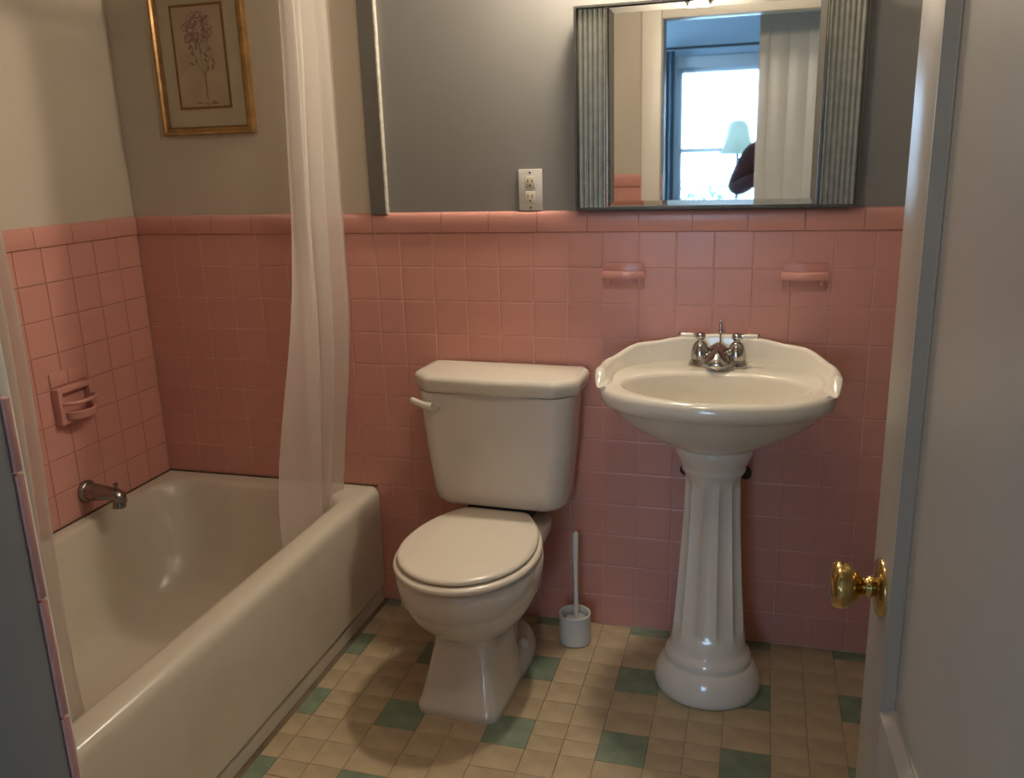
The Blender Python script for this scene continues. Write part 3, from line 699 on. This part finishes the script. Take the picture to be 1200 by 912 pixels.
# raised splash wall that wraps the back and sides and rolls off in two lobes
def splash():
    n = 90; rings = []
    for i in range(n + 1):
        t = math.radians(-22 + (180 + 44) * i / n)           # 0 = right side, 90 = back
        c, s = math.cos(t), math.sin(t); e = 2 / 2.6 if s >= 0 else 2 / 2.2
        X = lambda a, bb, bf: (SX + a * math.copysign(abs(c) ** e, c), YCS + (bb if s >= 0 else bf) * math.copysign(abs(s) ** e, s))
        ph = abs(t - math.pi / 2)                             # 0 at the back centre
        h = 0.070
        h -= 0.010 * sm(0.25, 0.6, ph) + 0.022 * sm(0.75, 1.25, ph) + 0.012 * sm(1.3, 1.6, ph)
        h += 0.010 * math.exp(-((ph - 1.62) / 0.14) ** 2)
        h *= 1 - sm(1.68, 1.94, ph)
        h += 0.010 * math.exp(-(ph / 0.17) ** 2)
        th = 0.020 + 0.008 * math.exp(-((ph - 1.66) / 0.2) ** 2)
        th *= 1 - 0.7 * sm(1.75, 1.95, ph)
        zb = 0.905; zt = 0.934 + h
        flare = 0.006 + 0.008 * sm(1.0, 1.6, ph)
        o0 = X(0.306, 0.279, 0.223); o1 = X(0.308 + flare, 0.2835, 0.225 + flare); i1 = X(0.308 + flare - th, 0.2835 - th, 0.225 + flare - th); i0 = X(0.304 - th - 0.004, 0.276 - th - 0.004, 0.221 - th - 0.004)
        o0b = X(0.302, 0.276, 0.219)
        rr = min(0.010, max(h, 0.001) * 0.45)
        mx = ((o1[0] + i1[0]) / 2, (o1[1] + i1[1]) / 2)
        rings.append([(*o0b, zb), (*o0, 0.925), (*o1, zt - rr), ((o1[0] * .8 + mx[0] * .2), (o1[1] * .8 + mx[1] * .2), zt - rr * .25), (*mx, zt), ((i1[0] * .8 + mx[0] * .2), (i1[1] * .8 + mx[1] * .2), zt - rr * .25), (*i1, zt - rr), (*[(i1[k] * .6 + i0[k] * .4) for k in (0, 1)], 0.937 + h * 0.2), (*i0, 0.931), (*i0, zb)])
    return rings
ch(loft('backsplash', splash(), 'porcelain_warm', ang=70), sk)
ch(lathe('drain', [(0.022, 0), (0.022, 0.003), (0.016, 0.004), (0.014, 0.001)], (SX, -0.285, 0.797), 'chrome', n=20), sk)
# fluted column
def ped_ring(r, z, fl=0.0, n=96, cnt=12):
    out = []
    for i in range(n):
        t = 2 * math.pi * i / n
        k = abs(math.cos(cnt * t / 2)) ** 0.7
        rr = r - fl * k
        out.append((SX + 0.003 + rr * math.cos(t), -0.268 + rr * 0.92 * math.sin(t), z))
    return out
secs = [ped_ring(r, z, f) for r, z, f in ((0.146, 0.0, 0), (0.152, 0.005, 0), (0.154, 0.022, 0), (0.153, 0.04, 0), (0.148, 0.06, 0), (0.139, 0.078, 0), (0.129, 0.090, 0), (0.1245, 0.0925, 0), (0.1235, 0.096, 0), (0.1255, 0.105, 0), (0.1235, 0.116, 0), (0.118, 0.126, 0), (0.112, 0.132, 0), (0.1085, 0.138, 0), (0.107, 0.155, 0), (0.1055, 0.178, 0), (0.104, 0.192, 0.006), (0.102, 0.21, 0.012), (0.094, 0.32, 0.012), (0.086, 0.44, 0.0115), (0.079, 0.57, 0.0105), (0.077, 0.63, 0.010), (0.0765, 0.65, 0.005), (0.0765, 0.66, 0.0),
         (0.079, 0.672, 0), (0.086, 0.680, 0), (0.088, 0.688, 0), (0.087, 0.694, 0), (0.090, 0.700, 0), (0.096, 0.715, 0), (0.103, 0.728, 0), (0.107, 0.738, 0), (0.108, 0.752, 0), (0.10, 0.757, 0))]
ch(loft('column', secs, 'porcelain', ang=60), sk)
# drain pipe and shut-off valves behind the column
tr = empty('drain_pipe', (SX, -0.10, 0.55), 'dark drain pipe and supply stops behind the sink column', 'pipe')
ch(tube('waste_pipe', [(SX, -0.115, 0.70), (SX, -0.115, 0.60), (SX, -0.09, 0.57), (SX, 0.003, 0.57)], 0.02, 'chrome_dark'), tr)
for s in (-1, 1):
    ch(tube('supply_pipe', [(SX + s * 0.088, 0.003, 0.60), (SX + s * 0.088, -0.05, 0.60), (SX + s * 0.085, -0.06, 0.66), (SX + s * 0.07, -0.07, 0.80)], 0.007, 'chrome_dark', n=8), tr)
    ch(lathe('stop_valve', [(0.014, 0), (0.018, 0.01), (0.018, 0.03), (0.012, 0.038)], (SX + s * 0.088, -0.045, 0.60), 'black', n=14, axis='y', sgn=-1), tr)

# faucet: base plate, two bell handles with porcelain tipped levers, spout, lift rod
fa = empty('sink_faucet', (SX - 0.002, -0.085, 0.931), 'chrome two handle faucet on the pedestal sink', 'faucet')
FX, FY, FZ = SX - 0.002, -0.094, 0.9355
secs = []
for a, b, z in ((0.083, 0.028, 0.0), (0.083, 0.028, 0.008), (0.079, 0.025, 0.013), (0.075, 0.022, 0.022), (0.070, 0.018, 0.025)):
    secs.append(oval(a, b, b, FY, FZ + z, 40, 3, 3, FX))
ch(loft('base_plate', secs, 'chrome'), fa)
for s in (-1, 1):
    hx = FX + s * 0.051
    hb = ch(lathe('handle', [(0.027, 0.0), (0.027, 0.006), (0.0265, 0.014), (0.024, 0.028), (0.019, 0.040), (0.013, 0.047), (0.009, 0.050), (0.009, 0.054), (0.014, 0.058), (0.0145, 0.064), (0.013, 0.070), (0.008, 0.074), (0.001, 0.075)], (hx, FY, FZ + 0.022), 'chrome', n=24), fa)
    def sub(o, par):
        o.parent = par; o.matrix_parent_inverse = (Matrix.Translation(fa.location) @ par.matrix_parent_inverse).inverted(); return o
    sub(link('lever', tube_mesh([(hx, FY, FZ + 0.087), (hx + s * 0.022, FY - 0.002, FZ + 0.088)], [0.006, 0.0055], 12), 'chrome'), hb)
    sub(link('porcelain_tip', tube_mesh([(hx + s * 0.020, FY - 0.002, FZ + 0.088), (hx + s * 0.03, FY - 0.002, FZ + 0.0885), (hx + s * 0.05, FY - 0.003, FZ + 0.089), (hx + s * 0.058, FY - 0.003, FZ + 0.089)], [0.006, 0.0068, 0.006, 0.005], 12), 'porcelain'), hb)
    sub(link('tip_cap', tube_mesh([(hx + s * 0.056, FY - 0.003, FZ + 0.089), (hx + s * 0.060, FY - 0.003, FZ + 0.089), (hx + s * 0.064, FY - 0.003, FZ + 0.089)], [0.0055, 0.008, 0.003], 12), 'chrome'), hb)
# spout: bell shaped body reaching forward
rings = []
for y, zc, a, h in ((0.030, 0.020, 0.016, 0.016), (0.022, 0.028, 0.020, 0.026), (0.008, 0.034, 0.022, 0.033), (-0.012, 0.036, 0.0215, 0.031), (-0.032, 0.033, 0.020, 0.026), (-0.05, 0.027, 0.0185, 0.021), (-0.066, 0.021, 0.017, 0.017), (-0.076, 0.017, 0.014, 0.013), (-0.080, 0.015, 0.008, 0.007)):
    rings.append([(FX + a * math.cos(t) * (1.75 if math.sin(t) < 0 else 1.75 - 0.75 * math.sin(t)) * 1.1, FY + y, FZ + zc + h * (math.sin(t) if math.sin(t) > 0 else 0.9 * math.sin(t))) for t in [2 * math.pi * i / 24 for i in range(24)]])
ch(loft('spout', rings, 'chrome'), fa)
ch(lathe('aerator', [(0.011, 0), (0.011, 0.008), (0.008, 0.009)], (FX, FY - 0.066, FZ + 0.010), 'chrome_dark', n=16, sgn=-1), fa)
ch(lathe('lift_rod', [(0.0028, 0), (0.0028, 0.046), (0.006, 0.050), (0.0075, 0.056), (0.0055, 0.062), (0.004, 0.066), (0.0045, 0.080), (0.003, 0.086), (0.001, 0.087)], (FX + 0.004, FY + 0.022, FZ + 0.040), 'chrome', n=16), fa)

# ------------------------------------------------------------------ toilet brush
tb = empty('toilet_brush', (1.578, -0.125, 0), 'white toilet brush standing in a round white plastic holder by the wall', 'toilet brush')
BX, BY = 1.578, -0.125
ch(lathe('holder', [(0.046, 0), (0.052, 0.003), (0.053, 0.01), (0.0505, 0.085), (0.0515, 0.098), (0.051, 0.102), (0.047, 0.102), (0.045, 0.09), (0.043, 0.03), (0.02, 0.025)], (BX, BY, 0), 'brush', n=36, ang=60), tb)
ch(lathe('bristles', [(0.02, 0.03), (0.034, 0.035), (0.038, 0.06), (0.033, 0.083), (0.012, 0.088)], (BX + 0.004, BY, 0), 'brush_grey', n=24), tb)
ch(tube('handle', [(BX + 0.004, BY, 0.08), (BX + 0.004, BY + 0.002, 0.11), (BX + 0.001, BY + 0.014, 0.20), (BX - 0.002, BY + 0.026, 0.28), (BX - 0.003, BY + 0.034, 0.325), (BX - 0.003, BY + 0.040, 0.36), (BX - 0.003, BY + 0.042, 0.368)], [0.007, 0.0075, 0.007, 0.0085, 0.0095, 0.0085, 0.003], 'brush', n=12), tb)

# ------------------------------------------------------------------ the open door
# hinge at the right jamb, swung into the room; leaf drawn in local coords: +X from hinge to leading edge, face at local Y=0 looking -> left
DA = math.radians(3.2)
DW, DT, DH = 0.725, 0.035, 2.03
lead = Vector((2.281, -1.395, 0))
dirv = Vector((-math.sin(DA), math.cos(DA), 0))
hinge = lead - dirv * DW
door = empty('door_1', hinge, rz=math.atan2(dirv.y, dirv.x)); door['kind'] = 'structure'
def dbox(nm, lo, hi, m, bevel=0.0, par=None):
    o = box(nm, lo, hi, m, par or door, bevel); return o
ST, ZP0, ZP1, ZL0, ZL1 = 0.125, 0.815, 1.91, 0.23, 0.66
# local: x 0..DW, visible face at y = 0 (left side), thickness to y = -DT
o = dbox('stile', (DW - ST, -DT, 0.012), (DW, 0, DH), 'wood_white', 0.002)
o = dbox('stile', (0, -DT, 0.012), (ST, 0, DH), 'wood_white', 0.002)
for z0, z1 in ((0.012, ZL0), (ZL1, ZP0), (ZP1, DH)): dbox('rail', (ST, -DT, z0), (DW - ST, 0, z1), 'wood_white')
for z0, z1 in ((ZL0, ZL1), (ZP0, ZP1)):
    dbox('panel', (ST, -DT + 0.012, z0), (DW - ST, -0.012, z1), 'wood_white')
    # sloped moulding on the visible face, one strip per side
    b = 0.022
    O = [(ST, z0), (DW - ST, z0), (DW - ST, z1), (ST, z1)]; I = [(ST + b, z0 + b), (DW - ST - b, z0 + b), (DW - ST - b, z1 - b), (ST + b, z1 - b)]
    for side in (1, -1):
        for k in range(4):
            a, c, d, e = O[k], O[(k + 1) % 4], I[(k + 1) % 4], I[k]
            ya, yi, ybk = (0.003, -0.010, -0.013) if side == 1 else (-DT - 0.003, -DT + 0.010, -DT + 0.013)
            md = lambda p, q, f: (p[0] + (q[0] - p[0]) * f, p[1] + (q[1] - p[1]) * f)
            rows = []
            for f_, y in ((0, ybk), (0, ya), (0.25, ya), (0.45, (ya + yi) / 2 + 0.002 * side), (0.8, yi), (1.0, yi), (1.0, ybk)):
                p, q = md(a, e, f_), md(c, d, f_); rows.append([(p[0], y, p[1]), (q[0], y, q[1])])
            loft('moulding', rows, 'wood_white', door, False, False, False, True, 25)
# brass knob and rose (both faces)
KX, KZ = DW - 0.060, 0.965
for side in (1, -1):
    yb = 0.0 if side == 1 else -DT
    rose = lathe('knob_rose', [(0.040, 0), (0.040, 0.002), (0.037, 0.005), (0.025, 0.008), (0.013, 0.010)], (KX, yb, KZ), 'brass', door, 36, 'y', side)
    kn = lathe('door_knob', [(0.0125, 0.006), (0.012, 0.010), (0.015, 0.013), (0.015, 0.016), (0.011, 0.019), (0.0115, 0.022), (0.016, 0.028), (0.023, 0.034), (0.029, 0.041), (0.032, 0.048), (0.032, 0.056), (0.029, 0.062), (0.018, 0.0655), (0.001, 0.066)], (KX, yb, KZ), 'brass', door, 40, 'y', side, ang=80)
dbox('latch_plate', (DW - 0.001, -DT + 0.006, KZ - 0.03), (DW + 0.0008, -0.006, KZ + 0.03), 'brass')
for hz in (0.25, 1.05, 1.80):
    lathe('hinge', [(0.006, 0), (0.006, 0.09)], (0.0, -DT - 0.004, hz), 'brass', door, 12)

# ------------------------------------------------------------------ the bedroom behind the camera (seen in the mirror)
YB = -5.75; BZ = 2.62
bf_ = box('floor_bedroom', (-0.5, YB, -0.1), (4.1, YE - 0.12, -0.004), 'bed_floor', kind='structure')
bc_ = box('ceiling_bedroom', (-0.5, YB, BZ - 0.02), (4.1, YE - 0.12, BZ + 0.1), 'ceiling', kind='structure')
SY0, SY1, SZ0, SZ1 = -5.6, -4.1, 0.9, 2.1
box('wall_bedroom_right', (4.1, YB, -0.1), (4.2, YE, BZ), 'blue_wall', kind='structure')
boxes('wall_bedroom_left', [((-0.6, YB, -0.1), (-0.5, SY0, BZ)), ((-0.6, SY1, -0.1), (-0.5, YE, BZ)), ((-0.6, SY0, -0.1), (-0.5, SY1, SZ0)), ((-0.6, SY0, SZ1), (-0.5, SY1, BZ))], 'blue_wall', kind='structure')
added_win = empty('added_window_2', (-0.55, (SY0 + SY1) / 2, SZ0)); added_win['kind'] = 'structure'  # unseen window, added to throw daylight on the far wall and door
for nm, lo, hi in (('sash_stile', (-0.57, SY0, SZ0), (-0.53, SY0 + 0.04, SZ1)), ('sash_stile', (-0.57, SY1 - 0.04, SZ0), (-0.53, SY1, SZ1)),
                   ('meeting_rail', (-0.57, SY0, 1.48), (-0.53, SY1, 1.52)), ('sash_rail', (-0.57, SY0, SZ0), (-0.53, SY1, SZ0 + 0.05)), ('sash_rail', (-0.57, SY0, SZ1 - 0.05), (-0.53, SY1, SZ1)), ('sill', (-0.6, SY0, SZ0 - 0.03), (-0.45, SY1, SZ0))):
    ch(box(nm, lo, hi, 'sash', bevel=0.003), added_win)
for a, b in ((SZ0 + 0.05, 1.48), (1.52, SZ1 - 0.05)): ch(box('pane', (-0.552, SY0 + 0.04, a), (-0.548, SY1 - 0.04, b), 'glass'), added_win)
box('wall_bedroom_near', (-0.5, YE - 0.128, 0.0), (DX0 - 0.13, YE - 0.12, BZ - 0.02), 'blue_wall', kind='structure')
WX0, WX1, WZ0, WZ1 = 1.22, 2.16, 0.72, 2.10
boxes('wall_bedroom_far', [((-0.5, YB - 0.12, -0.1), (WX0, YB, BZ)), ((WX1, YB - 0.12, -0.1), (4.1, YB, BZ)), ((WX0, YB - 0.12, -0.1), (WX1, YB, WZ0)), ((WX0, YB - 0.12, WZ1), (WX1, YB, BZ))], 'blue_wall', kind='structure')
win = empty('window_1', (1.95, YB, WZ0)); win['kind'] = 'structure'
zm = (WZ0 + WZ1) / 2 - 0.02
for nm, lo, hi in (('side_casing', (WX0 - 0.09, YB, WZ0 - 0.03), (WX0, YB + 0.02, WZ1 + 0.09)), ('side_casing', (WX1, YB, WZ0 - 0.03), (WX1 + 0.09, YB + 0.02, WZ1 + 0.09)), ('head_casing', (WX0, YB, WZ1), (WX1, YB + 0.02, WZ1 + 0.09)),
                   ('sill', (WX0 - 0.1, YB - 0.02, WZ0 - 0.03), (WX1 + 0.1, YB + 0.05, WZ0)),
                   ('sash_stile', (WX0, YB - 0.07, WZ0), (WX0 + 0.04, YB - 0.03, WZ1)), ('sash_stile', (WX1 - 0.04, YB - 0.07, WZ0), (WX1, YB - 0.03, WZ1)),
                   ('sash_rail', (WX0 + 0.04, YB - 0.07, WZ0), (WX1 - 0.04, YB - 0.03, WZ0 + 0.05)), ('sash_rail', (WX0 + 0.04, YB - 0.07, WZ1 - 0.045), (WX1 - 0.04, YB - 0.03, WZ1)), ('meeting_rail', (WX0 + 0.04, YB - 0.07, zm - 0.02), (WX1 - 0.04, YB - 0.03, zm + 0.02))):
    ch(box(nm, lo, hi, 'sash', bevel=0.003), win)
ch(box('pane', (WX0 + 0.04, YB - 0.052, WZ0 + 0.05), (WX1 - 0.04, YB - 0.048, zm - 0.02), 'glass'), win)
ch(box('pane', (WX0 + 0.04, YB - 0.052, zm + 0.02), (WX1 - 0.04, YB - 0.048, WZ1 - 0.045), 'glass'), win)
# drape hanging left of the window
def drape(s, t):
    return (1.02 + 0.18 * s, YB + 0.09 + 0.02 * math.sin(2 * math.pi * 4 * s), 2.24 - 2.1 * t)
dr = link('window_drape', curtain_sheet(drape, 64, 12), 'drape')
sol = dr.modifiers.new('thick', 'SOLIDIFY'); sol.thickness = 0.003
tag(dr, 'blue grey drape at the bedroom window edge, seen in the mirror', 'curtain')
rb = tube('curtain_pole', [(0.85, YB + 0.09, 2.26), (2.5, YB + 0.09, 2.26)], 0.011, 'dark_metal'); tag(rb, 'thin dark curtain pole over the bedroom window in the mirror', 'rod')
# floor lamp
LX, LY = 1.80, -4.9
fl = empty('floor_lamp', (LX, LY, 0), 'floor lamp with pale bell shade before the bedroom window, seen in the mirror', 'lamp')
ch(lathe('base', [(0.14, 0), (0.14, 0.012), (0.05, 0.025), (0.014, 0.04)], (LX, LY, 0), 'dark_metal', n=28), fl)
ch(lathe('pole', [(0.012, 0.03), (0.012, 1.48)], (LX, LY, 0), 'dark_metal', n=14), fl)
ch(lathe('lamp_shade', [(0.150, 1.375), (0.142, 1.39), (0.118, 1.43), (0.098, 1.50), (0.086, 1.57), (0.070, 1.615), (0.045, 1.635), (0.02, 1.638)], (LX, LY, 0), 'lampshade', n=32, cs=False, ce=True), fl)
# stand-in panel just behind the camera for the white board in the reflection
pd = empty('white_board_stand_in', (2.17, -2.75, 0), 'tall white panel behind the camera, stand-in for the white board in the mirror', 'panel')
px0, px1, py = 2.0, 2.42, -2.74
ch(box('stile', (px0, py - 0.03, 0.0), (px0 + 0.055, py, 2.45), 'casing', bevel=0.003), pd)
ch(box('stile', (px1 - 0.055, py - 0.03, 0.0), (px1, py, 2.45), 'casing', bevel=0.003), pd)
for k in range(3):
    w_ = (px1 - px0 - 0.11) / 3
    ch(box('plank', (px0 + 0.055 + k * w_, py - 0.024, 0.0), (px0 + 0.055 + (k + 1) * w_, py - 0.006, 2.45), 'casing', bevel=0.0015), pd)
ch(box('backing_board', (px0 + 0.01, py - 0.036, 0.0), (px1 - 0.01, py - 0.022, 2.45), 'casing'), pd)

# ------------------------------------------------------------------ the photographer standing behind that panel (a sleeve shows in the mirror)
pe = empty('person', (2.24, -3.02, 0), 'person in a dark maroon jacket standing in the bedroom, elbow seen in the mirror', 'person')
PX, PY = 2.175, -3.05
def skin_body(name, V, E, R, m, root):
    me = bpy.data.meshes.new('m'); me.from_pydata(V, E, []); me.update()
    o = link(name, me, m)
    ch(o, pe)
    sk_ = o.modifiers.new('skin', 'SKIN'); sk_.use_smooth_shade = True
    lay = me.skin_vertices[0].data if me.skin_vertices else None
    if lay is None:
        bpy.context.view_layer.objects.active = o; lay = me.skin_vertices[0].data
    for i, r in enumerate(R): lay[i].radius = r if isinstance(r, tuple) else (r, r)
    lay[root].use_root = True
    ss = o.modifiers.new('sub', 'SUBSURF'); ss.levels = 1; ss.render_levels = 2
    return o
V = []; E_ = []; R_ = []
def av(x, y, z, r, par=None):
    V.append((PX + x, PY + y, z)); R_.append(r)
    if par is not None: E_.append((par, len(V) - 1))
    return len(V) - 1
pel = av(0, 0, 0.95, (0.15, 0.11)); waist = av(0, 0, 1.10, (0.14, 0.10), pel); chest = av(0, 0.0, 1.30, (0.17, 0.11), waist); neck0 = av(0, 0, 1.46, (0.10, 0.08), chest)
neck1 = av(0, 0.01, 1.55, (0.055, 0.055), neck0); head0 = av(0, 0.02, 1.61, (0.062, 0.07), neck1)
for s in (-1, 1):
    sh_ = av(s * 0.19, 0, 1.45, 0.075, neck0); el_ = av(s * 0.300, -0.01, 1.215, 0.066, sh_); wr_ = av(s * 0.16, 0.16, 1.30, 0.036, el_)
    hp = av(s * 0.095, 0, 0.86, 0.09, pel); kn_ = av(s * 0.10, 0.01, 0.48, 0.062, hp); an_ = av(s * 0.10, -0.01, 0.09, 0.042, kn_); toe = av(s * 0.11, 0.14, 0.045, (0.04, 0.035), an_)
body = skin_body('body', V, E_, R_, 'person', 0)
# head with face, hair, hands with fingers
def blob3(c, rx, ry, rz_, nu=20, nv=14, f=None):
    rings = []
    for i in range(nv + 1):
        a = math.pi * i / nv; ring = []
        for k in range(nu):
            t = 2 * math.pi * k / nu
            p = Vector((math.sin(a) * math.cos(t), math.sin(a) * math.sin(t), -math.cos(a)))
            if f: p = f(p)
            ring.append((c[0] + p.x * rx, c[1] + p.y * ry, c[2] + p.z * rz_))
        rings.append(ring)
    return rings
HC = (PX, PY + 0.025, 1.70)
def face(p):
    q = p.copy()
    if q.z < 0: q.x *= 1 - 0.28 * q.z * q.z; q.y *= 1 - 0.12 * q.z * q.z
    if q.y > 0: q.y += 0.22 * math.exp(-((q.x / 0.16) ** 2) - ((q.z + 0.12) / 0.22) ** 2) - 0.07 * (math.exp(-(((q.x - 0.36) / 0.18) ** 2) - ((q.z - 0.08) / 0.14) ** 2) + math.exp(-(((q.x + 0.36) / 0.18) ** 2) - ((q.z - 0.08) / 0.14) ** 2))
    return q
hd = ch(loft('head', blob3(HC, 0.076, 0.095, 0.115, 36, 26, face), 'skin'), pe)
ch(loft('hair', blob3((HC[0], HC[1] - 0.014, HC[2] + 0.026), 0.084, 0.098, 0.104, 24, 16), 'hair'), pe)
for s in (-1, 1):
    ch(loft('ear', blob3((HC[0] + s * 0.078, HC[1], HC[2]), 0.012, 0.02, 0.032, 12, 8), 'skin'), pe)
    ch(loft('eye', blob3((HC[0] + s * 0.029, HC[1] + 0.083, HC[2] + 0.008), 0.012, 0.008, 0.007, 12, 8), 'black'), pe)
    hx, hy, hz = PX + s * 0.145, PY + 0.178, 1.315
    ch(loft('palm', blob3((hx - s * 0.012, hy + 0.012, hz + 0.02), 0.022, 0.036, 0.045, 14, 10), 'skin'), pe)
    for k, (ln, oz) in enumerate(((0.062, 0.038), (0.07, 0.016), (0.066, -0.004), (0.052, -0.022))):
        b = Vector((hx - s * 0.014, hy + 0.034, hz + 0.02 + oz))
        ch(link('finger', tube_mesh([b, b + Vector((-s * ln * 0.45, 0.018, 0.004)), b + Vector((-s * ln * 0.85, 0.010, 0.0)), b + Vector((-s * ln, -0.006, -0.002))], [0.009, 0.0085, 0.0078, 0.005], 10), 'skin'), pe)
    b = Vector((hx - s * 0.010, hy - 0.010, hz + 0.05))
    ch(link('thumb', tube_mesh([b, b + Vector((-s * 0.022, 0.004, 0.022)), b + Vector((-s * 0.048, 0.010, 0.030))], [0.011, 0.0095, 0.006], 10), 'skin'), pe)
ch(loft('mouth', blob3((HC[0], HC[1] + 0.088, HC[2] - 0.055), 0.022, 0.006, 0.006, 12, 8), 'jacket'), pe)

# a few shrubs outside the bedroom window
rs = random.Random(5)
gr = box('ground', (-8, -20, -0.6), (12, YB - 0.13, -0.5), 'ground', kind='structure')
for i, (sx, sy, hz, w, lab) in enumerate(((1.15, -8.6, 1.05, 0.8, 'leafy shrub outside the bedroom window at the mirror left'), (2.75, -9.8, 0.98, 0.7, 'leafy shrub outside the bedroom window behind the lamp'))):
    bm = bmesh.new()
    for k in range(900):
        u = Vector((rs.gauss(0, 1), rs.gauss(0, 1), rs.gauss(0, 1))).normalized() * rs.uniform(0.6, 1.0)
        c = Vector((sx + u.x * w, sy + u.y * w, -0.5 + (hz + 0.5) * 0.5 + u.z * (hz + 0.5) * 0.5))
        a = Vector((rs.gauss(0, 1), rs.gauss(0, 1), rs.gauss(0, 1))).normalized(); b = a.orthogonal().normalized()
        s = rs.uniform(0.03, 0.06)
        vs = [bm.verts.new(c + a * s), bm.verts.new(c + b * s * .5), bm.verts.new(c - a * s), bm.verts.new(c - b * s * .5)]
        bm.faces.new(vs)
    e = empty('shrub', (sx, sy, -0.5), lab, 'shrub', 'shrubs outside the window')
    ch(link('foliage', bm_mesh(bm), 'leaf'), e)
    ch(tube('stem', [(sx, sy, -0.5), (sx + 0.02, sy, 0.2)], 0.03, 'bed_floor'), e)
